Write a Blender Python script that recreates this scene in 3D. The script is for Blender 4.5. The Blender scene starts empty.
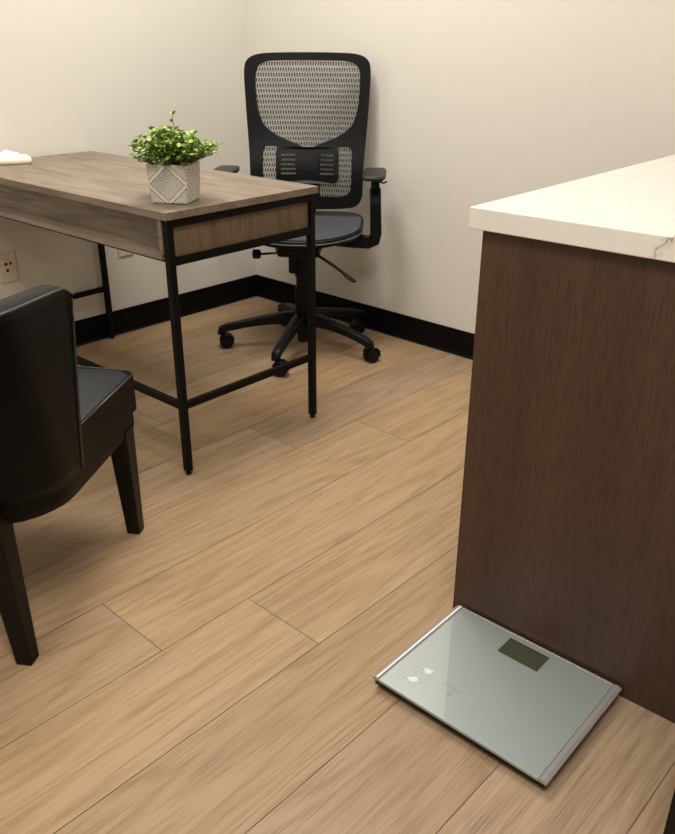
import bpy, bmesh, math, random
from mathutils import Vector, Matrix
from mathutils.geometry import delaunay_2d_cdt
random.seed(7)
C = bpy.context.scene.collection
PI = math.pi

# ------------------------------------------------------------------ materials
def new_mat(name):
    m = bpy.data.materials.new(name); m.use_nodes = True
    nt = m.node_tree; b = nt.nodes['Principled BSDF']
    return m, nt, b
def N(nt, t, **kw):
    n = nt.nodes.new(t)
    for k, v in kw.items():
        if hasattr(n, k): setattr(n, k, v)
        else: n.inputs[k].default_value = v
    return n
def L(nt, a, b): nt.links.new(a, b)
def math_(nt, op, a, b=None, c=None):
    n = nt.nodes.new('ShaderNodeMath'); n.operation = op
    for i, v in enumerate((a, b, c)):
        if v is None: continue
        if isinstance(v, (int, float)): n.inputs[i].default_value = v
        else: nt.links.new(v, n.inputs[i])
    return n.outputs[0]
def ramp(nt, fac, stops):
    r = nt.nodes.new('ShaderNodeValToRGB'); e = r.color_ramp.elements
    while len(e) < len(stops): e.new(0.5)
    for i, (p, c) in enumerate(stops):
        e[i].position = p; e[i].color = (c[0], c[1], c[2], 1)
    L(nt, fac, r.inputs[0]); return r.outputs[0]
def mix(nt, fac, a, b, typ='MIX'):
    n = nt.nodes.new('ShaderNodeMix'); n.data_type = 'RGBA'; n.blend_type = typ
    for s, v in ((n.inputs[0], fac), (n.inputs[6], a), (n.inputs[7], b)):
        if isinstance(v, (int, float)): s.default_value = v
        elif isinstance(v, tuple): s.default_value = (v[0], v[1], v[2], 1)
        else: L(nt, v, s)
    return n.outputs[2]
def mapping(nt, scale, coord='Object', loc=(0,0,0), rot=(0,0,0)):
    tc = nt.nodes.new('ShaderNodeTexCoord'); mp = nt.nodes.new('ShaderNodeMapping')
    mp.inputs['Scale'].default_value = scale; mp.inputs['Location'].default_value = loc
    mp.inputs['Rotation'].default_value = rot
    L(nt, tc.outputs[coord], mp.inputs[0]); return mp.outputs[0]
def noise(nt, vec, scale=1, detail=4, rough=.5, dist=0):
    n = nt.nodes.new('ShaderNodeTexNoise')
    n.inputs['Scale'].default_value = scale; n.inputs['Detail'].default_value = detail
    n.inputs['Roughness'].default_value = rough; n.inputs['Distortion'].default_value = dist
    L(nt, vec, n.inputs['Vector']); return n.outputs[0]
def bump(nt, b, h, strength=.2, dist=.001):
    n = nt.nodes.new('ShaderNodeBump'); n.inputs['Strength'].default_value = strength
    n.inputs['Distance'].default_value = dist
    L(nt, h, n.inputs['Height']); L(nt, n.outputs[0], b.inputs['Normal'])
def plain(name, col, rough=.5, metal=0, spec=.5, nz=None, coat=0):
    m, nt, b = new_mat(name)
    b.inputs['Roughness'].default_value = rough; b.inputs['Metallic'].default_value = metal
    b.inputs['Specular IOR Level'].default_value = spec; b.inputs['Coat Weight'].default_value = coat
    n = noise(nt, mapping(nt, (1,1,1)), nz[0] if nz else 30, 4)
    a = nz[1] if nz else .06
    c0 = tuple(x*(1-a) for x in col); c1 = tuple(min(1, x*(1+a)) for x in col)
    L(nt, ramp(nt, n, [(.3, c0), (.7, c1)]), b.inputs['Base Color'])
    if nz and len(nz) > 2: bump(nt, b, n, nz[2], .001)
    return m

def wood(name, cols, axis, stretch=(2, 40), fine=(8, 420), rough=.5, contrast=1.0, attr=False, spec=.4, pore=.35, rings=7.0, wt=(.20,.50,.36)):
    """axis: grain direction index in object space."""
    m, nt, b = new_mat(name)
    def sc(a, c):
        s = [c]*3; s[axis] = a; return tuple(s)
    tc = nt.nodes.new('ShaderNodeTexCoord')
    vec = tc.outputs['Object']
    if attr:
        at = nt.nodes.new('ShaderNodeAttribute'); at.attribute_name = 'plank'
        vm = nt.nodes.new('ShaderNodeVectorMath'); vm.operation = 'MULTIPLY_ADD'
        L(nt, at.outputs['Color'], vm.inputs[0]); vm.inputs[1].default_value = (13, 17, 5); L(nt, vec, vm.inputs[2])
        vec = vm.outputs[0]
    def mp(s):
        n = nt.nodes.new('ShaderNodeMapping'); n.inputs['Scale'].default_value = s; L(nt, vec, n.inputs[0]); return n.outputs[0]
    n1 = noise(nt, mp(sc(stretch[0]*.5, stretch[1]*.2)), 1, 2.5, .5, .3)      # big field
    r1 = math_(nt, 'SINE', math_(nt, 'MULTIPLY', n1, rings*2*PI))            # contour rings = cathedral grain
    r1 = math_(nt, 'POWER', math_(nt, 'MULTIPLY_ADD', r1, .5, .5), .6)
    n2 = noise(nt, mp(sc(stretch[0], stretch[1])), 1, 6, .6, .2)
    n3 = noise(nt, mp(sc(fine[0], fine[1])), 1, 3, .6)
    f = math_(nt, 'ADD', math_(nt, 'MULTIPLY', r1, wt[0]), math_(nt, 'MULTIPLY', n2, wt[1]))
    f = math_(nt, 'ADD', f, math_(nt, 'MULTIPLY', n3, wt[2]))
    f = math_(nt, 'MULTIPLY_ADD', math_(nt, 'SUBTRACT', f, sum(wt)/2-.005), contrast, .5)
    col = ramp(nt, f, [(.15, cols[0]), (.5, cols[1]), (.85, cols[2])])
    pr = ramp(nt, n3, [(.38, (1-pore,)*3), (.5, (1, 1, 1))])
    col = mix(nt, 1, col, pr, 'MULTIPLY')
    if attr:
        sp = nt.nodes.new('ShaderNodeSeparateColor'); L(nt, at.outputs['Color'], sp.inputs[0])
        v = math_(nt, 'MULTIPLY_ADD', sp.outputs[2], .22, .89)
        hsv = nt.nodes.new('ShaderNodeHueSaturation'); L(nt, v, hsv.inputs['Value']); L(nt, col, hsv.inputs['Color'])
        L(nt, math_(nt, 'MULTIPLY_ADD', sp.outputs[0], .16, .92), hsv.inputs['Saturation'])
        col = hsv.outputs[0]
    L(nt, col, b.inputs['Base Color'])
    b.inputs['Roughness'].default_value = rough; b.inputs['Specular IOR Level'].default_value = spec
    bump(nt, b, math_(nt, 'ADD', math_(nt, 'MULTIPLY', n3, .6), n2), .25, .0006)
    return m

M = {}
M['floor'] = wood('floor_oak', [(.255,.160,.090), (.375,.254,.151), (.465,.332,.210)], 0, (1.1, 30), (9, 400), .46, 1.1, attr=True, spec=.3, pore=.16, rings=13, wt=(.20,.34,.46))
M['gap'] = plain('plank_joint', (.10,.06,.035), .8)
M['desk_y'] = wood('grey_oak_long', [(.145,.108,.076), (.238,.184,.134), (.32,.258,.196)], 1, (2.5, 38), (6, 150), .5, 1.15, pore=.22, rings=6)
M['desk_z'] = wood('grey_oak_panel', [(.105,.070,.040), (.175,.118,.068), (.235,.165,.10)], 2, (4, 36), (9, 160), .55, 1.0, pore=.2, rings=4)
M['desk_lit'] = wood('grey_oak_lit', [(.20,.155,.115), (.27,.215,.165), (.34,.28,.22)], 1, (2.5, 40), (6, 150), .5, 1.0, pore=.15, rings=4)  # paler copy of the oak: light on the bottom board is painted in
M['walnut'] = wood('dark_walnut', [(.052,.027,.0165), (.076,.0415,.027), (.103,.059,.040)], 2, (.7, 30), (22, 420), .45, .8, spec=.3, pore=.25, rings=2)
M['wall'] = plain('painted_wall', (.715,.685,.615), .85, spec=.2, nz=(180, .012, .15))
M['ceiling'] = plain('ceiling_paint', (.8,.78,.74), .9)
M['base'] = plain('black_vinyl_base', (.003,.003,.003), .5, spec=.12)
M['black_metal'] = plain('black_metal', (.004,.0035,.003), .55, metal=.0, spec=.15)
M['plastic'] = plain('black_plastic', (.004,.0042,.005), .45, spec=.22, nz=(400, .1, .1))
M['plastic_soft'] = plain('armrest_rubber', (.02,.02,.021), .5, spec=.4)
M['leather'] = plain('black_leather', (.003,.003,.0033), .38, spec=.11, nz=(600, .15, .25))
M['leather_lit'] = plain('black_leather_lit', (.016,.018,.022), .42, spec=.4, nz=(600, .15, .25))  # bluish lift over the plain leather: seat-top highlight painted into base colour
M['piping'] = plain('leather_piping_lit', (.03,.03,.03), .3, spec=.6)  # paler than the leather, a highlight painted along the seams
M['blackwood'] = plain('espresso_wood', (.006,.004,.0035), .4, spec=.2)
M['silver'] = plain('brushed_silver', (.40,.37,.36), .25, metal=.3, nz=(20,.03))
M['chrome'] = plain('bright_edge', (.85,.82,.78), .15, metal=1)
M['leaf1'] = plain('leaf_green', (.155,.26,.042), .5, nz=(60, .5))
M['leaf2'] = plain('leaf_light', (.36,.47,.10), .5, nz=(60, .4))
M['stem'] = plain('stem_green', (.10,.13,.03), .6)
M['soil'] = plain('soil', (.04,.03,.02), .9)
M['plate'] = plain('outlet_plate', (.70,.62,.48), .4)
M['socket'] = plain('socket_hole', (.01,.008,.008), .6)
M['red'] = plain('socket_ring', (.35,.09,.06), .5)
M['paper'] = plain('cream_paper', (.85,.80,.66), .7)
M['tissue'] = plain('white_tissue', (.9,.88,.84), .8)
M['lcd'] = plain('lcd_screen', (.060,.064,.042), .25, spec=.3)
M['lcd_edge'] = plain('lcd_edge', (.02,.02,.015), .5)
M['mark'] = plain('white_print', (.72,.73,.71), .35)
M['markgrey'] = plain('grey_print', (.50,.52,.50), .4)

def m_glass():
    m, nt, b = new_mat('silver_backed_glass')
    n = noise(nt, mapping(nt, (1,1,1)), 900, 3)
    L(nt, ramp(nt, n, [(.3, (.365,.415,.41)), (.7, (.395,.445,.44))]), b.inputs['Base Color'])
    b.inputs['Metallic'].default_value = .35; b.inputs['Roughness'].default_value = .38
    b.inputs['Coat Weight'].default_value = 1; b.inputs['Coat Roughness'].default_value = .03
    b.inputs['Coat IOR'].default_value = 1.6
    return m
M['glass'] = m_glass()
M['glass_edge'] = plain('glass_edge', (.35,.42,.40), .15, spec=.8)

def m_quartz():
    m, nt, b = new_mat('white_quartz')
    vec = mapping(nt, (1,1,1))
    w = nt.nodes.new('ShaderNodeVectorMath'); w.operation = 'MULTIPLY_ADD'
    nn = nt.nodes.new('ShaderNodeTexNoise'); nn.inputs['Scale'].default_value = 5; nn.inputs['Detail'].default_value = 6
    L(nt, vec, nn.inputs['Vector']); L(nt, nn.outputs['Color'], w.inputs[0]); w.inputs[1].default_value = (.3,.3,.3); L(nt, vec, w.inputs[2])
    sep = nt.nodes.new('ShaderNodeSeparateXYZ'); L(nt, w.outputs[0], sep.inputs[0])
    # long faint veins
    s = math_(nt, 'ADD', math_(nt, 'MULTIPLY', sep.outputs[0], 3.2), math_(nt, 'MULTIPLY', sep.outputs[1], 7.5))
    v1 = math_(nt, 'ABSOLUTE', math_(nt, 'SINE', s))
    msk = noise(nt, vec, 6, 3)
    vein = math_(nt, 'MULTIPLY', math_(nt, 'LESS_THAN', v1, .014), math_(nt, 'GREATER_THAN', msk, .50))
    # brown crack vein at front edge
    sv = nt.nodes.new('ShaderNodeSeparateXYZ'); L(nt, vec, sv.inputs[0])
    n2 = noise(nt, vec, 45, 5, .65)
    t = math_(nt, 'ADD', math_(nt, 'MULTIPLY', math_(nt, 'SUBTRACT', sv.outputs[1], -.014), 1.0), math_(nt, 'MULTIPLY', math_(nt, 'SUBTRACT', sv.outputs[2], .893), .55))
    t = math_(nt, 'ABSOLUTE', math_(nt, 'ADD', t, math_(nt, 'MULTIPLY', math_(nt, 'SUBTRACT', n2, .5), .055)))
    core = math_(nt, 'LESS_THAN', t, .0016); halo = math_(nt, 'LESS_THAN', t, .009)
    near = math_(nt, 'LESS_THAN', sv.outputs[0], -.67)
    col = ramp(nt, noise(nt, vec, 14, 5), [(.3, (.80,.765,.70)), (.7, (.85,.82,.76))])
    col = mix(nt, math_(nt, 'MULTIPLY', vein, .45), col, (.55,.50,.43))
    col = mix(nt, math_(nt, 'MULTIPLY', math_(nt, 'MULTIPLY', halo, near), .22), col, (.42,.32,.2))
    col = mix(nt, math_(nt, 'MULTIPLY', math_(nt, 'MULTIPLY', core, near), .75), col, (.27,.18,.09))
    L(nt, col, b.inputs['Base Color'])
    b.inputs['Roughness'].default_value = .22; b.inputs['Specular IOR Level'].default_value = .5
    return m
M['quartz'] = m_quartz()

def m_pot():
    m, nt, b = new_mat('carved_whitewash')
    tc = nt.nodes.new('ShaderNodeTexCoord'); sp = nt.nodes.new('ShaderNodeSeparateXYZ'); L(nt, tc.outputs['UV'], sp.inputs[0])
    U, V = sp.outputs[0], sp.outputs[1]
    # crossing bands forming diamonds + fine chevrons within
    au = math_(nt, 'ABSOLUTE', math_(nt, 'SUBTRACT', math_(nt, 'FRACT', math_(nt, 'ADD', math_(nt, 'MULTIPLY', U, 1.0), .0)), .5))
    av = math_(nt, 'ABSOLUTE', math_(nt, 'SUBTRACT', math_(nt, 'FRACT', V), .5))
    d = math_(nt, 'ADD', au, av)                 # 0 centre .. 1 corner
    line = math_(nt, 'LESS_THAN', math_(nt, 'ABSOLUTE', math_(nt, 'SUBTRACT', d, .5)), .045)
    dm = math_(nt, 'MINIMUM', d, math_(nt, 'SUBTRACT', 1.0, d))
    chev = math_(nt, 'MULTIPLY_ADD', math_(nt, 'SINE', math_(nt, 'MULTIPLY', dm, 75)), .5, .5)
    dots = math_(nt, 'MULTIPLY_ADD', math_(nt, 'SINE', math_(nt, 'MULTIPLY', math_(nt, 'SUBTRACT', au, av), 75)), .5, .5)
    h = math_(nt, 'MULTIPLY', math_(nt, 'SUBTRACT', 1.0, line), math_(nt, 'ADD', math_(nt, 'MULTIPLY', chev, .5), math_(nt, 'MULTIPLY', dots, .5)))
    e = math_(nt, 'GREATER_THAN', math_(nt, 'ABSOLUTE', math_(nt, 'SUBTRACT', d, .5)), .075)
    h = math_(nt, 'MAXIMUM', math_(nt, 'MULTIPLY', h, e), math_(nt, 'MULTIPLY', line, .8))
    n = noise(nt, mapping(nt, (1,1,1)), 120, 5, .7)
    f = math_(nt, 'ADD', math_(nt, 'MULTIPLY', h, .75), math_(nt, 'MULTIPLY', n, .6))
    L(nt, ramp(nt, f, [(.15, (.34,.30,.25)), (.62, (.66,.61,.53)), (.95, (.86,.83,.75))]), b.inputs['Base Color'])
    b.inputs['Roughness'].default_value = .85; bump(nt, b, h, .8, .0025)
    return m
M['pot'] = m_pot()

def m_mesh(name, rowp, colp, a_base, col_open, col_knot):
    """woven chair fabric: semi-open net with rows of solid knots (UV in metres)"""
    m, nt, b = new_mat(name)
    tc = nt.nodes.new('ShaderNodeTexCoord'); sp = nt.nodes.new('ShaderNodeSeparateXYZ'); L(nt, tc.outputs['UV'], sp.inputs[0])
    v = math_(nt, 'DIVIDE', sp.outputs[1], rowp); row = math_(nt, 'FLOOR', v); fv = math_(nt, 'FRACT', v)
    u = math_(nt, 'ADD', math_(nt, 'DIVIDE', sp.outputs[0], colp), math_(nt, 'MULTIPLY', row, .37)); fu = math_(nt, 'FRACT', u)
    k = math_(nt, 'MULTIPLY', math_(nt, 'LESS_THAN', fu, .48), math_(nt, 'LESS_THAN', fv, .58))
    band = math_(nt, 'GREATER_THAN', fv, .80)
    nz = noise(nt, mapping(nt, (3, 3, 40), 'Object'), 1, 2)
    a = math_(nt, 'ADD', math_(nt, 'MULTIPLY', k, 1.0), math_(nt, 'MULTIPLY', band, .25))
    a = math_(nt, 'ADD', a, math_(nt, 'MULTIPLY_ADD', math_(nt, 'SUBTRACT', nz, .5), .5, a_base))
    a = math_(nt, 'MINIMUM', a, 1.0)
    L(nt, a, b.inputs['Alpha'])
    L(nt, mix(nt, k, col_open, col_knot), b.inputs['Base Color'])
    b.inputs['Roughness'].default_value = .6
    return m
M['net'] = m_mesh('back_netting', .0200, .0105, .50, (.15,.148,.15), (.006,.006,.008))
M['seatnet'] = m_mesh('seat_netting', .0125, .0115, .96, (.085,.088,.10), (.003,.003,.004))

# ------------------------------------------------------------------ helpers
def obj(name, bm, mat, parent=None, smooth=False, loc=None, rotz=0):
    me = bpy.data.meshes.new(name)
    bm.normal_update(); bm.to_mesh(me); bm.free()
    for m in (mat if isinstance(mat, (list, tuple)) else [mat]): me.materials.append(m)
    if smooth:
        for p in me.polygons: p.use_smooth = True
    o = bpy.data.objects.new(name, me); C.objects.link(o)
    if parent: o.parent = parent
    if loc: o.location = loc
    o.rotation_euler = (0, 0, rotz)
    return o
def thing(name, label, cat, loc=(0,0,0), rotz=0, group=None):
    o = bpy.data.objects.new(name, None); C.objects.link(o); o.empty_display_size = .05
    o.location = loc; o.rotation_euler = (0, 0, rotz); tag(o, label, cat, group); return o
def tag(o, label, cat, group=None):
    o['label'] = label; o['category'] = cat
    if group: o['group'] = group
    return o
def struct(name, bm, mat, **k):
    o = obj(name, bm, mat, **k); o['kind'] = 'structure'; return o
def box(bm, x0, x1, y0, y1, z0, z1, bev=0, seg=2, mtx=None):
    vs = [bm.verts.new((x, y, z)) for z in (z0, z1) for x, y in ((x0,y0),(x1,y0),(x1,y1),(x0,y1))]
    fs = [bm.faces.new([vs[i] for i in f]) for f in ((3,2,1,0),(4,5,6,7),(0,1,5,4),(1,2,6,5),(2,3,7,6),(3,0,4,7))]
    if bev:
        es = list({e for f in fs for e in f.edges})
        r = bmesh.ops.bevel(bm, geom=es, offset=bev, segments=seg, profile=.5, affect='EDGES')
        vs = list({v for f in r['faces'] for v in f.verts} | {v for v in vs if v.is_valid})
    if mtx: bmesh.ops.transform(bm, matrix=mtx, verts=[v for v in vs if v.is_valid])
    return vs
def bbox(*a, **k):
    bm = bmesh.new(); box(bm, *a, **k); return bm
def ring_loft(bm, rings, cap=True, closed=True):
    R = [[bm.verts.new(p) for p in r] for r in rings]
    n = len(R[0])
    for a, b in zip(R[:-1], R[1:]):
        for i in range(n if closed else n-1):
            j = (i+1) % n; bm.faces.new((a[i], a[j], b[j], b[i]))
    if cap and closed:
        bm.faces.new(list(reversed(R[0]))); bm.faces.new(R[-1])
    return R
def tube(bm, pts, rad, n=12, sq=None, up=Vector((0,0,1)), cap=True):
    """sweep: rad = float or list; sq=(w,h) list gives rounded-rect section"""
    pts = [Vector(p) for p in pts]; rings = []
    for i, p in enumerate(pts):
        t = (pts[min(i+1, len(pts)-1)] - pts[max(i-1, 0)]).normalized()
        u = up if abs(t.dot(up)) < .98 else Vector((1,0,0))
        s = t.cross(u).normalized(); w = s.cross(t).normalized()
        ring = []
        for k in range(n):
            a = 2*PI*(k+.5)/n
            if sq:
                W, Hh = sq[i] if isinstance(sq, list) else sq
                c, sn = math.cos(a), math.sin(a); e = .35
                ring.append(p + s*(W/2*math.copysign(abs(c)**e, c)) + w*(Hh/2*math.copysign(abs(sn)**e, sn)))
            else:
                r = rad[i] if isinstance(rad, (list, tuple)) else rad
                ring.append(p + s*r*math.cos(a) + w*r*math.sin(a))
        rings.append(ring)
    ring_loft(bm, rings, cap)
    return bm
def lathe(bm, prof, n=24, c=(0,0,0), axis='Z'):
    rings = []
    for r, z in prof:
        ring = []
        for k in range(n):
            a = 2*PI*k/n; x, y = r*math.cos(a), r*math.sin(a)
            if axis == 'Z': p = (x, y, z)
            elif axis == 'X': p = (z, x, y)
            else: p = (x, z, y)
            ring.append((p[0]+c[0], p[1]+c[1], p[2]+c[2]))
        rings.append(ring)
    ring_loft(bm, rings); bmesh.ops.recalc_face_normals(bm, faces=bm.faces[:]); return bm
def catmull(P, n=6, closed=True):
    out = []; m = len(P); rng = range(m if closed else m-1)
    for i in rng:
        if closed: p0, p1, p2, p3 = P[i-1], P[i], P[(i+1) % m], P[(i+2) % m]
        else: p0, p1, p2, p3 = P[max(i-1,0)], P[i], P[i+1], P[min(i+2,m-1)]
        for k in range(n):
            t = k/n
            out.append(tuple(.5*((2*b)+(-a+c)*t+(2*a-5*b+4*c-d)*t*t+(-a+3*b-3*c+d)*t**3) for a,b,c,d in zip(p0,p1,p2,p3)))
    if not closed: out.append(tuple(P[-1]))
    return out
def rrect(x0, x1, y0, y1, r, n=5):
    out = []
    for cx, cy, a0 in ((x1-r,y1-r,0),(x0+r,y1-r,PI/2),(x0+r,y0+r,PI),(x1-r,y0+r,1.5*PI)):
        for k in range(n+1):
            a = a0+PI/2*k/n; out.append((cx+r*math.cos(a), cy+r*math.sin(a)))
    return out
def inside(p, poly):
    x, y = p; c = False; j = len(poly)-1
    for i in range(len(poly)):
        xi, yi = poly[i]; xj, yj = poly[j]
        if (yi > y) != (yj > y) and x < (xj-xi)*(y-yi)/(yj-yi)+xi: c = not c
        j = i
    return c
def sheet(outer, holes, step, fn, thick=0, back=None):
    """triangulated 2-D plate with holes, mapped into space by fn(u,v,offset)"""
    V = []; Eg = []
    for poly in [outer]+holes:
        s = len(V); V += [Vector(p) for p in poly]; n = len(poly)
        Eg += [(s+i, s+(i+1) % n) for i in range(n)]
    xs = [p[0] for p in outer]; ys = [p[1] for p in outer]
    allp = [p for poly in [outer]+holes for p in poly]
    x = min(xs)+step/2
    while x < max(xs):
        y = min(ys)+step/2
        while y < max(ys):
            if inside((x,y), outer) and not any(inside((x,y), h) for h in holes) and min((x-a)**2+(y-b)**2 for a, b in allp) > (step*.45)**2:
                V.append(Vector((x, y)))
            y += step
        x += step
    v2, e2, f2, *_ = delaunay_2d_cdt(V, Eg, [], 0, 1e-6)
    bm = bmesh.new(); uvl = bm.loops.layers.uv.new('UVMap')
    keep = []
    for f in f2:
        c = sum((v2[i] for i in f), Vector((0,0)))/len(f)
        if inside(c, outer) and not any(inside(c, h) for h in holes): keep.append(f)
    def layer(off):
        return [bm.verts.new(fn(p.x, p.y, off)) for p in v2]
    A = layer(-thick/2); uv = {v: (p.x, p.y) for v, p in zip(A, v2)}
    for f in keep: bm.faces.new([A[i] for i in f])
    if thick:
        B = layer(thick/2); uv.update({v: (p.x, p.y) for v, p in zip(B, v2)})
        cnt = {}
        for f in keep:
            bm.faces.new([B[i] for i in reversed(f)])
            for i in range(len(f)):
                a, b = f[i], f[(i+1) % len(f)]; cnt[(a, b)] = 1
        for (a, b) in cnt:
            if (b, a) not in cnt: bm.faces.new((A[b], A[a], B[a], B[b]))
    for f in bm.faces:
        for l in f.loops: l[uvl].uv = uv[l.vert]
    bmesh.ops.delete(bm, geom=[v for v in bm.verts if not v.link_faces], context='VERTS')
    bmesh.ops.recalc_face_normals(bm, faces=bm.faces[:])
    return bm

# ------------------------------------------------------------------ room
XW, YW, XB, YB, HC = 2.665, 3.03, -1.7, -1.9, 2.7
# floor: planks along X, rows .232 wide, one face per plank
bm = bmesh.new(); cl = bm.loops.layers.float_color.new('plank')
rows = {}
offs = {3: 1.889, 2: .7385, 1: .985, 0: .22, 4: 1.601, -1: 1.02, -2: .2, -3: .0}
g = .0008; Lp = 1.52
r = -12
while .731+.232*r < YW:
    y0 = .731+.232*r; y1 = y0+.232
    o = offs.get(r, random.uniform(0, Lp)); x = o - Lp*math.ceil((o-XB)/Lp)
    while x < XW:
        a, b_ = max(x, XB)+g, min(x+Lp, XW)-g; ya, yb = max(y0, YB)+g, min(y1, YW)-g
        if b_-a > .01 and yb-ya > .005:
            vs = [bm.verts.new(p) for p in ((a,ya,0),(b_,ya,0),(b_,yb,0),(a,yb,0))]
            f = bm.faces.new(vs); c = (random.random(), random.random(), random.random(), 1)
            for l in f.loops: l[cl] = c
        x += Lp
    r += 1
box(bm, XB, XW, YB, YW, -.08, -.0012)
for f in bm.faces:
    if f.calc_center_median().z < -.0005: f.material_index = 1
struct('floor', bm, [M['floor'], M['gap']])
struct('wall_left', bbox(XB-.1, XW+.1, YW, YW+.1, -.08, HC), M['wall'])
struct('wall_right', bbox(XW, XW+.1, YB-.1, YW, -.08, HC), M['wall'])
struct('wall_back', bbox(XB-.1, XB, YB-.1, YW, -.08, HC), M['wall'])
struct('wall_front', bbox(XB, XW, YB-.1, YB, -.08, HC), M['wall'])
struct('ceiling', bbox(XB-.1, XW+.1, YB-.1, YW+.1, HC, HC+.1), M['ceiling'])
def baseboard(name, p0, p1, n):
    """cove vinyl base: thin sheet with flared toe, p0->p1 along wall, n = inward normal"""
    bm = bmesh.new(); prof = [(0,.108),(.004,.108),(.005,.105),(.005,.016),(.008,.006),(.015,.0005),(0,.0005)]
    rings = [[(p[0]+n[0]*d, p[1]+n[1]*d, z) for d, z in prof] for p in (p0, p1)]
    ring_loft(bm, rings); bmesh.ops.recalc_face_normals(bm, faces=bm.faces[:])
    struct(name, bm, M['base'])
baseboard('baseboard_left', (XB, YW), (XW, YW), (0,-1))
baseboard('baseboard_right', (XW, .9), (XW, YW), (-1,0))

# ------------------------------------------------------------------ desk
DX0, DX1, DY0, DY1 = 1.241, 1.823, 1.766, 3.012
D = thing('writing_desk', 'grey-brown oak top desk on thin black metal frame', 'desk', (1.520, 2.390, 0), math.radians(1.1))
def dl(bm):  # shift into desk local
    bmesh.ops.translate(bm, vec=(-1.53, -2.39, 0), verts=bm.verts[:]); return bm
obj('desktop', dl(bbox(DX0, DX1, DY0, DY1, .764, .785, bev=.0012)), M['desk_y'], D)
t = .021
lx = (DX0+.007, DX1-.007-t); ly = (DY0+.007, DY1-.007-t)
for x in lx:
    for y in ly:
        bm = bbox(x, x+t, y, y+t, .012, .764, bev=.0012)
        o = obj('leg', dl(bm), M['black_metal'], D)
        f = bmesh.new(); lathe(f, [(.008,0),(.009,.002),(.009,.013)], 12, (x+t/2, y+t/2, 0)); obj('foot', dl(f), M['plastic'], o)
for y in ly:
    for z in (.742, .6395): obj('rail', dl(bbox(lx[0]+t, lx[1], y, y+t, z, z+.0215)), M['black_metal'], D)
    obj('stretcher', dl(bbox(lx[0]+t, lx[1], y+.002, y+t-.002, .215, .235)), M['black_metal'], D)
# frame rails under the drawer box along the length, low front stretcher
for x in (lx[0], lx[1]):
    obj('rail', dl(bbox(x+.004, x+t-.002, ly[0]+t, ly[1], .6485, .6555)), M['black_metal'], D)
obj('stretcher', dl(bbox(lx[0]+.002, lx[0]+t-.002, ly[0]+t, ly[1], .215, .235)), M['black_metal'], D)
# wooden shelf box
obj('end_panel', dl(bbox(lx[0]+.008, lx[1]+.003, DY0+.018, DY0+.036, 0.6605, .764)), M['desk_z'], D)
obj('end_panel', dl(bbox(lx[0]+.008, lx[1]+.003, DY1-.036, DY1-.018, 0.6605, .764)), M['desk_z'], D)
obj('side_panel', dl(bbox(DX0+.004, DX0+.30, DY0+.0175+.012, DY0+.0175+.026, .6695, .764)), M['desk_y'], D)
obj('bottom_board', dl(bbox(DX0+.003, lx[1], DY0+.036, DY1-.036, .6555, .6695)), M['desk_lit'], D)
obj('front_panel', dl(bbox(DX0+.060, DX0+.074, DY0+.044, DY1-.036, .6695, .764)), M['desk_y'], D)
obj('rear_panel', dl(bbox(lx[1]-.016, lx[1]-.002, DY0+.036, DY1-.036, .6695, .764)), M['desk_y'], D)

# ------------------------------------------------------------------ plant in pot
pr = math.radians(-58)
PC = Vector((1.372, 1.884, .7855))
P = thing('potted_plant', 'small leafy green plant in square carved whitewashed pot, on desk corner', 'plant', PC, pr)
bm = bmesh.new(); uvl = bm.loops.layers.uv.new('UVMap')
def sq(h, r, k=4):
    out = []
    for cx, cy, a0 in ((1,1,0),(-1,1,PI/2),(-1,-1,PI),(1,-1,1.5*PI)):
        for i in range(k+1):
            a = a0+PI/2*i/k; out.append((cx*(h-r)+r*math.cos(a), cy*(h-r)+r*math.sin(a)))
    return out
levels = [(0,.049),(.003,.0525),(.05,.0555),(.100,.0575),(.103,.056),(.103,.051),(.080,.050)]
R = [[bm.verts.new((x, y, z)) for x, y in sq(h, .008)] for z, h in levels]
n = len(R[0])
for k, (a, b_) in enumerate(zip(R[:-1], R[1:])):
    for i in range(n):
        j = (i+1) % n; f = bm.faces.new((a[i], a[j], b_[j], b_[i]))
        nx = (a[i].co+a[j].co)/2; ax = 1 if abs(nx.x) > abs(nx.y) else 0
        for l in f.loops:
            h = .056; l[uvl].uv = ((l.vert.co[ax]+h)/(2*h)*1.0, l.vert.co.z/.103)
bm.faces.new(list(reversed(R[0]))); bm.faces.new(R[-1])
bmesh.ops.recalc_face_normals(bm, faces=bm.faces[:])
obj('pot', bm, M['pot'], P)
obj('soil', bbox(-.048,.048,-.048,.048,.082,.092, bev=.004), M['soil'], P)
leaf = bmesh.new(); stem = bmesh.new()
def add_leaf(bm, p, d, s, mi):
    d = d.normalized(); side = d.cross(Vector((random.uniform(-.4,.4), random.uniform(-.4,.4), 1))).normalized(); nn = side.cross(d)
    pts = [(0,0,0),(.25,.36,.02),(.62,.48,.05),(.95,.30,.05),(1.06,0,.02),(.95,-.30,.05),(.62,-.48,.05),(.25,-.36,.02)]
    c = bm.verts.new(p+d*s*.55-nn*s*.06)
    vs = [bm.verts.new(p+d*s*x+side*s*y+nn*s*z) for x, y, z in pts]
    for i in range(8):
        f = bm.faces.new((c, vs[i], vs[(i+1) % 8])); f.material_index = mi
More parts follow.
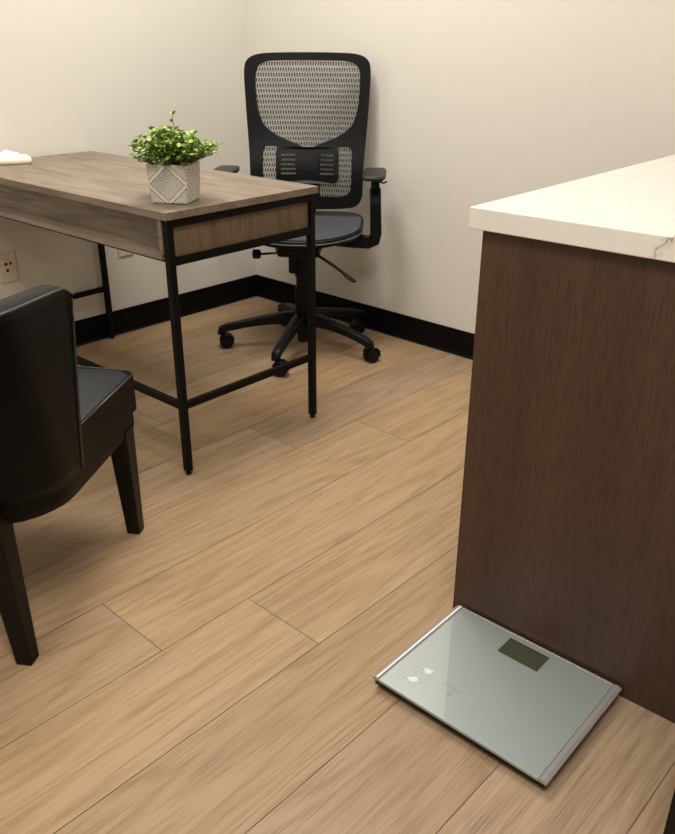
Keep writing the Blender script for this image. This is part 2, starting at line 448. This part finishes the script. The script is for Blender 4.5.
for k in range(190):
    th = random.uniform(0, 2*PI); e = math.sqrt(random.random())
    spread = e*1.22
    if k == 0: th, spread = 1.6, .05
    Ls = random.uniform(.074, .106) if k else .135
    base = Vector((random.uniform(-.03,.03), random.uniform(-.03,.03), .088)); p = base.copy()
    d = Vector((math.cos(th)*math.sin(spread), math.sin(th)*math.sin(spread), math.cos(spread)))
    if spread > .95: Ls *= 1.12
    pts = [p.copy()]; ns = 7
    for i in range(ns):
        d = (d+Vector((random.uniform(-.12,.12), random.uniform(-.12,.12), random.uniform(-.1,.1)+.05-spread*.06))).normalized()
        p = p+d*Ls/ns; pts.append(p.copy())
        if i >= 1:
            for q in range(2 if i < ns-1 else 4):
                a = random.uniform(0, 2*PI); rnd = Vector((math.cos(a), math.sin(a), random.uniform(-.3,.7)))
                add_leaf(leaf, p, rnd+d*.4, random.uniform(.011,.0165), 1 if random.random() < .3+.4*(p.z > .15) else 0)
    tube(stem, pts, .0009, 5)
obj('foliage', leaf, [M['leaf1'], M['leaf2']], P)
obj('stems', stem, M['stem'], P)

# ------------------------------------------------------------------ papers on desk (left)
T = thing('folded_towel', 'cream folded cloth pad with crumpled white tissue on it, far left of desk', 'towel', (1.402, 2.945, .7855), math.radians(-22))
bm = bmesh.new(); ring = []
lv = [(.0005,.0),(.004,-.003),(.012,-.004),(.019,-.002),(.023,.006)]
for z, d in lv:
    ring.append([(x, y, z+.0012*math.sin(x*60+y*40)*(z > .015)) for x, y in rrect(-.12+d, .085-d, -.075+d, .035-d, .012)])
ring_loft(bm, ring); obj('pad', bm, M['paper'], T, smooth=True)
bm = bmesh.new(); nx_, ny_ = 22, 12; G = []
for i in range(nx_):
    row_ = []
    for j in range(ny_):
        x = -.11+.165*i/(nx_-1); y = -.045+.075*j/(ny_-1)
        e = min(i, nx_-1-i, j, ny_-1-j)
        z = .0235+.010*min(1, e/3)*(1+.5*math.sin(x*120+y*70))+.004*random.random()*min(1, e)
        row_.append(bm.verts.new((x+.006*math.sin(j*1.7), y+.004*math.sin(i*1.3), z)))
    G.append(row_)
for i in range(nx_-1):
    for j in range(ny_-1): bm.faces.new((G[i][j], G[i+1][j], G[i+1][j+1], G[i][j+1]))
obj('tissue', bm, M['tissue'], T)

# ------------------------------------------------------------------ wall plates
def plate(x, z, label, sockets):
    o = thing('wall_outlet', label, 'outlet', (x, YW, z))
    obj('cover_plate', bbox(-.0365,.0365,-.006,0,-.058,.058, bev=.002), M['plate'], o)
    if sockets:
        for px, pz, rr in ((-.006,.012,.0048),(.012,.012,.0048)):
            b2 = bmesh.new(); lathe(b2, [(rr+.002,-.0064),(rr+.002,-.0058)], 14, (px,0,pz), 'Y'); obj('jack_ring', b2, M['red' if px < 0 else 'plate'], o)
            b2 = bmesh.new(); lathe(b2, [(rr,-.0072),(rr,-.006)], 14, (px,0,pz), 'Y'); obj('jack', b2, M['socket'], o)
        obj('jack', bbox(-.009,.001,-.0072,-.006,-.018,-.008), M['socket'], o)
        for px, pz in ((.010,.021),(-.008,.021),(0,.03)): obj('screw', bbox(px-.0012,px+.0012,-.0072,-.006,pz-.0012,pz+.0012), M['red'], o)
    else:
        obj('rocker_insert', bbox(-.017,.017,-.0075,-.006,-.034,.034, bev=.0005), M['plate'], o)
    return o
plate(1.384, .389, 'beige wall plate with small round jacks, on wall above black chair back', True)
plate(1.916, .397, 'beige wall plate half hidden behind desk, near the corner', False)

# ------------------------------------------------------------------ counter
K = thing('counter_cabinet', 'dark walnut cabinet with plain end panel under white countertop', 'cabinet', (1.98, .52, 0), math.radians(1.6))
def kl(bm):
    bmesh.ops.translate(bm, vec=(-1.98, -.52, 0), verts=bm.verts[:]); return bm
obj('end_panel', kl(bbox(1.2855, 1.306, .235, .836, .0, .878, bev=.001)), M['walnut'], K)
obj('carcass', kl(bbox(1.307, 2.645, .255, .815, .1, .877)), M['walnut'], K)
obj('toe_kick', kl(bbox(1.307, 2.645, .27, .77, 0, .1)), M['base'], K)
for i in range(3):
    x0 = 1.309+i*.444
    d = obj('door', kl(bbox(x0, x0+.44, .816, .834, .104, .872, bev=.001)), M['walnut'], K)
    h = bmesh.new(); tube(h, [(x0+.05,.834,.80),(x0+.05,.855,.80),(x0+.05,.855,.70),(x0+.05,.834,.70)], .005, 8); obj('handle', kl(h), M['silver'], d)
CT = obj('countertop', kl(bbox(1.2715, 2.648, .215, .859, .8785, .918, bev=.0018)) , M['quartz'], loc=(1.98,.52,0), rotz=math.radians(1.6))
tag(CT, 'white veined quartz countertop slab on dark walnut cabinet', 'countertop')
S = thing('storage_cabinet', 'dark brown cabinet edge at bottom right corner of the photo', 'cabinet', (1.0, -.1, 0))
def sl(bm): bmesh.ops.translate(bm, vec=(-1.0, .1, 0), verts=bm.verts[:]); return bm
obj('side_panel', sl(bbox(.965, .985, -.40, .206, 0, .62, bev=.001)), M['blackwood'], S)
obj('carcass', sl(bbox(.986, 1.27, -.40, .186, .08, .618)), M['blackwood'], S)
obj('door', sl(bbox(.986, 1.27, .187, .205, .08, .618, bev=.001)), M['blackwood'], S)
obj('toe_kick', sl(bbox(.986, 1.27, -.38, .15, 0, .08)), M['base'], S)

# ------------------------------------------------------------------ bathroom scale
B = thing('bathroom_scale', 'silver glass digital bathroom scale on floor against walnut cabinet', 'scale', (1.1235, .6026, .0045), math.radians(1.05))
hx, hy = .1525, .1955
obj('base_tray', bbox(-hx+.004, hx-.006, -hy+.006, hy-.003, .003, .0174, bev=.003), M['plastic'], B)
for sx in (-1, 1):
    for sy in (-1, 1):
        f = bmesh.new(); lathe(f, [(.014,-.0045),(.016,-.0035),(.016,.008)], 20, (sx*.115, sy*.15, 0)); obj('foot', f, M['plastic'], B)
obj('glass_platform', bbox(-hx, hx, -hy+.0165, hy-.0165, .0175, .0245, bev=.0008), M['glass'], B)
for s in (-1, 1):
    y0, y1 = sorted((s*(hy-.0158), s*hy))
    bm = bmesh.new()
    prof = [(y0,.0185),(y1,.0185),(y1,.0225),(y1-.006,.0255),(y0+.003,.0262),(y0+.001,.0240),(y0,.0240)] if s > 0 else [(y0,.0185),(y1,.0185),(y1,.0240),(y1-.001,.0240),(y1-.003,.0262),(y0+.006,.0255),(y0,.0225)]
    ring_loft(bm, [[(x, y, z) for y, z in prof] for x in (-hx, hx)]); bmesh.ops.recalc_face_normals(bm, faces=bm.faces[:])
    e = obj('end_trim', bm, M['silver'], B); e['label'] = 'brushed silver trim strip'
obj('trim_glint', bbox(-hx+.002, hx-.002, hy-.0125, hy-.0085, .0252, .0266, bev=.0005), plain('trim_highlight', (.9,.9,.88), .3), B)['label'] = 'added white glint strip on trim'  # added white strip standing for the reflection along this trim
obj('edge_strip', bbox(hx-.0025, hx+.0005, -hy+.014, hy-.014, .0246, .0258), M['chrome'], B)
scr = obj('display', bbox(.080, .134, -.0465, .0465, .0246, .0249), M['lcd_edge'], B); scr['label'] = 'dark olive display window'
obj('screen', bbox(.0812, .1315, -.0453, .0453, .0249, .0251), M['lcd'], scr)
# printed marks: two small leaf-like emblems with lines of fine print, and a faint word
def flat(poly, z0, z1):
    bm = bmesh.new(); ring_loft(bm, [[(x, y, z) for x, y in poly] for z in (z0, z1)]); bmesh.ops.recalc_face_normals(bm, faces=bm.faces[:]); return bm
def leafmark(cx, cy, s, a):
    pts = [(.55,1.3),(.75,.5),(.45,.15),(.75,-.25),(.35,-.55),(.2,-1.3),(-.15,-.75),(-.6,-.9),(-.55,-.2),(-.85,.2),(-.3,.35),(-.25,.8),(.15,.75)]
    c, n_ = math.cos(a), math.sin(a)
    return [(cx+s*(x*c-y*n_), cy+s*.9*(x*n_+y*c)) for x, y in pts]
lg = obj('logo_print', flat(leafmark(-.068,.120,.0115,.5), .0246, .0248), M['mark'], B)
obj('logo_print', flat(leafmark(-.106,.128,.0115,.9), .0246, .0248), M['mark'], B)
bm = bmesh.new()
for x0, y0, ln in ((-.052,.135,.018),(-.070,.150,.024),(-.078,.158,.034),(-.086,.164,.036),(-.094,.166,.032),(-.102,.172,.02),(-.113,.168,.03),(-.121,.160,.03)):
    y = y0
    while y > y0-ln:
        w = random.uniform(.0015,.0035); box(bm, x0-.0013, x0+.0013, y-w, y, .0246, .0248); y -= w+.0012
obj('fine_print', bm, M['markgrey'], B)
bm = bmesh.new(); y = .075
for k in range(5):
    box(bm, -.072, -.0705, y-.006, y, .0246, .02475)
    box(bm, -.079, -.0775, y-.003, y, .0246, .02475) if k % 2 else box(bm, -.079,-.0705, y-.001, y, .0246,.02475)
    y -= .0085
for p in ([(-.080,.050),(-.094,.054),(-.092,.051),(-.105,.053),(-.090,.047),(-.091,.050)],):
    ring_loft(bm, [[(x, yy, z) for x, yy in p] for z in (.0246,.02475)])
ft = obj('faint_print', bm, None, B) if False else obj('faint_print', bm, plain('faint_print', (.25,.28,.27), .4), B)

# ------------------------------------------------------------------ office chair
OC = thing('office_chair', 'black mesh-back swivel office chair in the corner behind the desk', 'chair', (2.285, 2.314, 0), math.radians(-52))
def yb(z): return .195+.12*(z-.56) - .022*math.exp(-((z-.70)/.10)**2)
def backfn(u, z, off): return (u*.978+.005, yb(z)-.65*u*u+off, z)
outer_h = [(0,1.147),(.12,1.146),(.20,1.141),(.243,1.122),(.257,1.08),(.254,.98),(.247,.86),(.238,.74),(.236,.64),(.230,.595),(.205,.566),(.15,.554),(.07,.548)]
outer = catmull(outer_h+[(0,.546)]+[(-x, z) for x, z in reversed(outer_h[1:])], 4)
up_h = [(0,1.119),(.10,1.118),(.170,1.113),(.204,1.096),(.214,1.06),(.213,1.0),(.204,.93),(.180,.875),(.125,.835),(.05,.808)]
upper = catmull(up_h[:-1]+[(.05,.806),(.012,.788)], 4, False)
upper = upper[:-1]+[(.006,.775)]
upper = upper+[(-x, z) for x, z in reversed(upper) if x > .0001]
lo = [(-.182,.64),(-.186,.72),(-.186,.775),(-.172,.797),(-.14,.797),(-.13,.790),(-.036,.72),(-.036,.60),(-.12,.598),(-.165,.605)]
lowL = catmull([(-.186,.65),(-.187,.72),(-.186,.778),(-.172,.797),(-.140,.797)], 3, False)+[(-.052,.768),(-.050,.60)]+[(-.13,.600),(-.165,.608),(-.182,.625)]
lowR = [(-x, z) for x, z in reversed(lowL)]
fr = obj('back_frame', sheet(outer, [upper, lowL, lowR], .022, backfn, .024), M['plastic'], OC, smooth=False)
bv = fr.modifiers.new('b', 'BEVEL'); bv.width = .004; bv.segments = 2; bv.limit_method = 'ANGLE'; bv.angle_limit = math.radians(50)
inner = [(x*.955, .85+(z-.85)*.965) for x, z in outer]
obj('back_mesh', sheet(inner, [], .022, lambda u, z, o: backfn(u, z, o-.004)), M['net'], OC, smooth=True)['label'] = 'see-through woven mesh'
# lumbar support with slots
pad = rrect(-.132, .132, .655, .795, .022)
slots = [rrect(s*.0775-.034, s*.0775+.034, z-.0035, z+.0035, .003, 2) for s in (-1, 1) for z in (.692,.710,.728,.746,.764)]
obj('lumbar_support', sheet(pad, slots, .02, lambda u, z, o: backfn(u, z, o-.010), .008), M['plastic'], OC)
bm = bmesh.new(); tube(bm, [(0,.03,.455),(0,.14,.452),(0,.215,.47),(0,.252,.52),(0,.262,.60),(0,.262,.70)], 1, 12, sq=[(.07,.03),(.075,.03),(.075,.03),(.07,.028),(.07,.02),(.09,.014)], up=Vector((0,0,1)))
obj('back_bracket', bm, M['plastic'], OC, smooth=True)
bm = bmesh.new(); box(bm, .06,.135, .232,.240, .664,.672, bev=.001); obj('lumbar_rail', bm, M['plastic'], OC)
# seat
def seat_poly(s=1.0, n=56):
    out = []
    for k in range(n):
        a = 2*PI*k/n; c, s_ = math.cos(a), math.sin(a)
        e = .42 if s_ > 0 else .85
        x = .243*math.copysign(abs(c)**e, c); y = (.262 if s_ > 0 else .215)*math.copysign(abs(s_)**e, s_)
        x *= 1-.06*max(0, -y)/.238
        out.append((x*s, y*s))
    return out
def seatz(x, y):
    r = (x/.243)**2
    return .508+.006*r+(.018*(y/.26)**2 if y > 0 else -.010*(y/.24)**4)
bm = bmesh.new(); sp_ = seat_poly(1)
ins = seat_poly(.955)
rings = [[(x*.9, y*.9, seatz(x, y)-.036) for x, y in sp_], [(x, y, seatz(x, y)-.026) for x, y in sp_], [(x*1.008, y*1.008, seatz(x, y)-.012) for x, y in sp_], [(x, y, seatz(x, y)-.002) for x, y in sp_], [(x, y, seatz(x, y)-.001) for x, y in ins], [(x*.99, y*.99, .478) for x, y in ins]]
ring_loft(bm, rings); bmesh.ops.recalc_face_normals(bm, faces=bm.faces[:])
obj('seat_frame', bm, M['plastic'], OC, smooth=True)
obj('seat', sheet(seat_poly(.97), [], .025, lambda x, y, o: (x, y, seatz(x, y)+.001)), M['seatnet'], OC, smooth=True)['label'] = 'dark blue-grey woven mesh seat'
bm = bmesh.new(); rp = [(x*1.006, y*1.006, seatz(x, y)-.016) for x, y in sp_]; tube(bm, rp+[rp[0]], .0022, 6); obj('seat_piping', bm, plain('seat_piping', (.16,.16,.16), .4), OC, smooth=True)
# mechanism + levers
bm = bmesh.new(); box(bm, -.085,.085,-.13,.13,.415,.462, bev=.014); box(bm, -.18,.18,-.05,.07,.448,.468, bev=.006); obj('tilt_mechanism', bm, M['plastic'], OC)
bm = bmesh.new(); tube(bm, [(.05,-.06,.44),(.085,-.15,.432),(.15,-.22,.413),(.195,-.275,.398),(.215,-.30,.391)], [.006,.006,.006,.006,.005], 8); tube(bm, [(.19,-.268,.399),(.205,-.288,.394),(.236,-.326,.382)], 1, 10, sq=[(.012,.008),(.018,.010),(.016,.006)])
obj('height_lever', bm, M['plastic'], OC, smooth=True)
bm = bmesh.new(); tube(bm, [(-.06,-.03,.455),(-.100,-.06,.448),(-.092,-.072,.420),(-.16,-.095,.420)], .0045, 8)
lathe(bm, [(.010,-.185),(.0185,-.182),(.0185,-.158),(.012,-.152)], 16, (0,-.096,.420), 'X'); obj('tension_crank', bm, M['plastic'], OC, smooth=False)
# gas lift column
bm = bmesh.new(); lathe(bm, [(.022,.028),(.024,.03),(.024,.10),(.034,.105),(.034,.155),(.031,.158),(.030,.262),(.025,.264),(.025,.31),(.031,.312),(.032,.40),(.037,.42)], 28)
box(bm, -.052,-.015,-.035,.03,.325,.405, bev=.010); obj('gas_column', bm, M['plastic'], OC, smooth=False)
# star base
for k in range(5):
    a = math.radians(63+72*k+52)
    d = Vector((math.cos(a), math.sin(a), 0)); arm = bmesh.new(); RR = (.315,.342,.336,.328,.322)[k]
    pts = [d*.015+Vector((0,0,.130)), d*.07+Vector((0,0,.132)), d*.15+Vector((0,0,.124)), d*.24+Vector((0,0,.108)), d*(RR-.025)+Vector((0,0,.092)), d*RR+Vector((0,0,.082)), d*(RR+.006)+Vector((0,0,.062))]
    tube(arm, pts, 1, 14, sq=[(.05,.055),(.05,.05),(.042,.038),(.036,.032),(.034,.032),(.034,.034),(.032,.030)])
    L_ = obj('base_leg', arm, M['plastic'], OC, smooth=True)
    sw = math.radians((-60,-40,-60,-5,160)[k]+52)
    w = Vector((math.cos(sw), math.sin(sw), 0)); ax = Vector((-w.y, w.x, 0)); c = d*RR+w*.016
    bm = bmesh.new(); lathe(bm, [(.006,.05),(.006,.078)], 10, tuple(d*RR)); cs = obj('caster_stem', bm, M['black_metal'], L_)
    for s in (-1, 1):
        bm = bmesh.new(); lathe(bm, [(.004,-.010),(.025,-.010),(.029,-.006),(.029,.006),(.025,.010),(.004,.010)], 24, (0,0,0), 'X')
        bmesh.ops.transform(bm, matrix=Matrix.Translation(c+ax*s*.0135+Vector((0,0,.0292))) @ Matrix.Rotation(math.atan2(ax.y, ax.x), 4, 'Z'), verts=bm.verts[:])
        obj('wheel', bm, M['plastic'], L_, smooth=False)
    bm = bmesh.new(); rings = []
    for q in range(9):
        b2 = math.radians(-15+ 165*q/8); rings.append([c+w*(math.cos(b2)*rr)+Vector((0,0,.0292+math.sin(b2)*rr))+ax*o_ for rr, o_ in ((.030,-.0255),(.0335,-.021),(.0335,.021),(.030,.0255))])
    ring_loft(bm, rings); bmesh.ops.recalc_face_normals(bm, faces=bm.faces[:]); obj('caster_hood', bm, M['plastic'], L_, smooth=True)
# arms
for s in (-1, 1):
    y = .02
    bm = bmesh.new()
    tube(bm, [(s*.14,.03,.457),(s*.22,.03,.452),(s*.272,.028,.450),(s*.293,.026,.459),(s*.299,.024,.486),(s*.296,.018,.58),(s*.293,.012,.664)], 1, 14,
         sq=[(.055,.020),(.055,.022),(.052,.026),(.050,.030),(.046,.030),(.044,.030),(.044,.030)], up=Vector((0,1,0)))
    A = obj('arm_post', bm, M['plastic'], OC, smooth=True); A.location.x = -.012 if s < 0 else 0
    bm = bmesh.new(); tube(bm, [(s*.293,.012,.655),(s*.292,.008,.708)], 1, 12, sq=(.034,.021), up=Vector((0,1,0)))
    box(bm, s*.292-.03, s*.292+.03, -.05,.07,.700,.710, bev=.003); obj('arm_slide', bm, M['plastic'], A)
    bm = bmesh.new(); tube(bm, [(s*.302,.0,.694),(s*.325,-.005,.688),(s*.338,-.008,.695)], .0035, 6); obj('arm_lever', bm, M['plastic'], A)
    bm = bmesh.new(); pp = catmull([(-.038,.10),(-.045,.0),(-.042,-.10),(-.025,-.128),(.025,-.128),(.042,-.10),(.045,0),(.038,.10),(.0,.115)], 4)
    ring_loft(bm, [[(s*.289+x*k, y-.012+yy*k, z) for x, yy in pp] for z, k in ((.710,.90),(.714,1.0),(.724,1.0),(.729,.95),(.731,.82))])
    bmesh.ops.recalc_face_normals(bm, faces=bm.faces[:]); obj('arm_pad', bm, M['plastic_soft'], A, smooth=True)

# ------------------------------------------------------------------ guest chair
th = math.radians(34)
# local: +x = forward, +y = left ; origin on floor
GO = Vector((.829*1.45-.559*1.072, .559*1.45+.829*1.072, 0))
GC = thing('guest_chair', 'black leather barrel-back guest chair with dark wooden legs, beside desk', 'chair', GO, th)
W2 = .275; FR = 1.797-1.45; RB = 1.27-1.45     # front/rear at bottom
def uplan(w, rear, fwd, rad, bulge=.02, n=10):
    """open U from right-front, round the rear, to left-front"""
    pts = [(fwd, -w)]
    m = 6
    for k in range(1, m+1): pts.append((fwd+(rear+rad-fwd)*k/m, -w))
    for k in range(1, n+1):
        a = PI/2*k/n; pts.append((rear+rad-rad*math.sin(a), -w+rad-rad*math.cos(a)))
    rr = w-rad
    for k in range(1, 8):
        y = -rr+2*rr*k/8; pts.append((rear-bulge*(1-(y/rr)**2), y))
    L2 = [(x, -y) for x, y in reversed(pts) if y < -rr+1e-6]
    return pts[:]+[p for p in L2 if p not in pts]
# apron under seat
bm = bmesh.new(); rad = .15
def closed_plan(w, rear, fwd, rad, fr=.02):
    u = uplan(w, rear, fwd-fr, rad)
    return u + [(fwd-fr*.3, w-fr*.3), (fwd, w-fr)] + [(fwd, (w-fr)*(1-2*k/6)) for k in range(1, 6)] + [(fwd, -w+fr), (fwd-fr*.3, -w+fr*.3)]
ring_loft(bm, [closed_plan(W2-i, RB+i-sh, FR-.01-i, .15) and [(x, y, z) for x, y in closed_plan(W2-i, RB+i-sh, FR-.01-i, .15)] for z, i, sh in ((.280,.012,0),(.283,.006,0),(.300,.004,.006),(.345,.004,.016))])
bmesh.ops.recalc_face_normals(bm, faces=bm.faces[:]); obj('seat_apron', bm, M['leather'], GC, smooth=False)
# cushion (T-shaped), with crowned top
FW = 1.50-1.45    # wing front edge
def tplan(i, z_in=0):
    w, wi = W2-i, W2-.062-i
    r_ = .018
    return [(FW-.032+i,-w),(FR-r_-i,-w),(FR-i-r_*.3,-w+r_*.3),(FR-i,-w+r_)] + [(FR-i+.006*(1-(y/(w-r_))**2), y) for y in [(-w+r_)*(1-2*k/8) for k in range(1, 8)]] + [(FR-i,w-r_),(FR-i-r_*.3,w-r_*.3),(FR-r_-i,w),(FW-.032+i,w),(FW-.032+i,wi),(-.07,wi),(-.10,wi-.03),(-.10,-wi+.03),(-.07,-wi),(FW-.032+i,-wi)]
bm = bmesh.new()
rings = [[(x, y, z) for x, y in tplan(i)] for z, i in ((.326,.006),(.332,0),(.422,0),(.430,.004))]
ring_loft(bm, rings, cap=True)
bmesh.ops.recalc_face_normals(bm, faces=bm.faces[:]); CU = obj('seat_cushion', bm, M['leather'], GC)
# crowned top panel
bm = bmesh.new(); nx_, ny_ = 16, 16; G = []
for i in range(nx_+1):
    x = -.09+(FR-.004+.09)*i/nx_; row_ = []
    wloc = (W2-.005) if x > FW-.03 else W2-.07
    for j in range(ny_+1):
        y = -wloc+2*wloc*j/ny_; e = min(1-abs(y)/wloc, (FR-.004-x)/.25)
        row_.append(bm.verts.new((x, y, .4295+.016*(1-(1-min(1, max(0, e)*2.2))**2))))
    G.append(row_)
for i in range(nx_):
    for j in range(ny_): bm.faces.new((G[i][j], G[i+1][j], G[i+1][j+1], G[i][j+1]))
obj('cushion_top', bm, M['leather_lit'], CU, smooth=True)
bm = bmesh.new(); tp = [(x, y, .429) for x, y in tplan(0) ][0:16]; tube(bm, tp, .0028, 8); obj('piping', bm, M['piping'], CU, smooth=True)
# back shell (wraps round the sides)
HB = .750
def outer_at(z):
    f = (z-.33)/(HB-.33); lean = .125*max(0, f)
    return uplan(W2+.002, RB-.016-lean, FW+.068*f-.045, .155+.02*f, .025+.01*f)
def inner_at(z):
    f = (z-.33)/(HB-.33); lean = .125*max(0, f)
    o_ = uplan(W2+.002-.062, RB-.016-lean+.075, FW+.068*f-.045, .115+.02*f, .02)
    return o_
def topz(x, f=1):   # front corner of wing rounds down
    d = FW+.023-x
    return HB-.075*max(0, x+.16)-.022*max(0, 1-d/.05)**2.2
zs = [.333,.36,.42,.50,.58,.66,.72,1]
bm = bmesh.new(); rings_o = []; rings_i = []
def at(fn, z, inset=0):
    P0 = fn(min(z, HB))
    return P0
for z in zs:
    Po = outer_at(min(z, HB)); rings_o.append([(x, y, (topz(x)-.004 if z == 1 else min(z, topz(x)-.006))) for x, y in Po])
    Pi = inner_at(min(z, HB)); rings_i.append([(x, y, (topz(x)-.004 if z == 1 else min(z, topz(x)-.006))) for x, y in Pi])
Po, Pi = outer_at(HB), inner_at(HB)
mid1 = [(a[0]*.88+b_[0]*.12, a[1]*.88+b_[1]*.12, topz(a[0])+.002) for a, b_ in zip(Po, Pi)]
mid2 = [(a[0]*.5+b_[0]*.5, a[1]*.5+b_[1]*.5, topz(a[0])+.006) for a, b_ in zip(Po, Pi)]
mid3 = [(a[0]*.15+b_[0]*.85, a[1]*.15+b_[1]*.85, topz(a[0])+.002) for a, b_ in zip(Po, Pi)]
seq = rings_o+[mid1, mid2, mid3]+list(reversed(rings_i))
RV = [[bm.verts.new(p) for p in r_] for r_ in seq]
for a, b_ in zip(RV[:-1], RV[1:]):
    for i in range(len(a)-1): bm.faces.new((a[i], a[i+1], b_[i+1], b_[i]))
for i in range(len(RV[0])-1): bm.faces.new((RV[-1][i], RV[-1][i+1], RV[0][i+1], RV[0][i]))
bm.faces.new([r_[0] for r_ in RV]); bm.faces.new([r_[-1] for r_ in reversed(RV)])
bmesh.ops.recalc_face_normals(bm, faces=bm.faces[:])
bk = obj('backrest', bm, M['leather'], GC, smooth=True)
try:
    for p in bk.data.polygons: p.use_smooth = len(p.vertices) == 4
except Exception: pass
# piping: up the wing front edge, round the top
top = [(x, y, topz(x)-.001) for x, y in Po]
front_r = [(FW-.044+.068*(z-.33)/(HB-.33), -W2-.002, z) for z in (.335,.42,.5,.58,.66,.70)]
front_l = [(x, -y, z) for x, y, z in reversed(front_r)]
bm = bmesh.new(); tube(bm, front_r+top+front_l, .0030, 8); obj('piping', bm, M['piping'], bk, smooth=True)
# legs
def gleg(tx, ty, bx, by, tw, bw, h=.30):
    bm = bmesh.new(); rings = []
    for k in range(5):
        t_ = k/4; cx, cy = bx+(tx-bx)*t_, by+(ty-by)*t_; w = bw+(tw-bw)*t_
        rings.append([(cx+x, cy+y, .0005+h*t_) for x, y in rrect(-w/2, w/2, -w/2, w/2, .004, 2)])
    ring_loft(bm, rings); return bm
for s in (-1, 1):
    L1 = gleg(FR-.071, s*(W2-.028), FR-.079, s*(W2-.014), .054, .036); obj('leg', L1, M['blackwood'], GC)
    L2 = gleg(-.165, s*.152, -.240, s*.222, .058, .036, .318); obj('leg', L2, M['blackwood'], GC)

# ------------------------------------------------------------------ lights
def area(name, loc, size, power, col, rot=(0,0,0)):
    l = bpy.data.lights.new(name, 'AREA'); l.shape = 'RECTANGLE'; l.size, l.size_y = size; l.energy = power; l.color = col
    o = bpy.data.objects.new(name, l); C.objects.link(o); o.location = loc; o.rotation_euler = rot; return o
area('overhead_light', (1.6, 2.0, HC-.02), (1.2, .6), 47, (1, .96, .90))
area('overhead_light', (.2, .2, HC-.02), (.6, 1.2), 40, (1, .965, .905))  # added fill lamp, unseen, above the camera
area('overhead_light', (-.9, 1.7, HC-.02), (.6, .6), 14, (1, .965, .905))
w = bpy.data.worlds.new('world'); bpy.context.scene.world = w; w.use_nodes = True
w.node_tree.nodes['Background'].inputs[0].default_value = (.9,.93,1,1); w.node_tree.nodes['Background'].inputs[1].default_value = .3

# ------------------------------------------------------------------ camera
f_px, p, rr_, yw = 804.0104, .439579, .00394305, .74618581
cy_, sy_ = math.cos(yw), math.sin(yw)
fwd = Vector((cy_*math.cos(p), sy_*math.cos(p), -math.sin(p)))
right = Vector((sy_, -cy_, 0)); upv = right.cross(fwd)
r2 = right*math.cos(rr_)+upv*math.sin(rr_); u2 = -right*math.sin(rr_)+upv*math.cos(rr_)
cam = bpy.data.cameras.new('camera'); co = bpy.data.objects.new('camera', cam); C.objects.link(co)
m3 = Matrix((r2, u2, -fwd)).transposed()
co.matrix_world = Matrix.Translation((0, 0, 1.195)) @ m3.to_4x4()
cam.sensor_fit = 'VERTICAL'; cam.sensor_height = 24; cam.lens = 24*f_px/834; cam.clip_start = .02
bpy.context.scene.camera = co
vs = bpy.context.scene.view_settings; vs.view_transform = 'Standard'; vs.look = 'None'; vs.exposure = 0; vs.gamma = 1
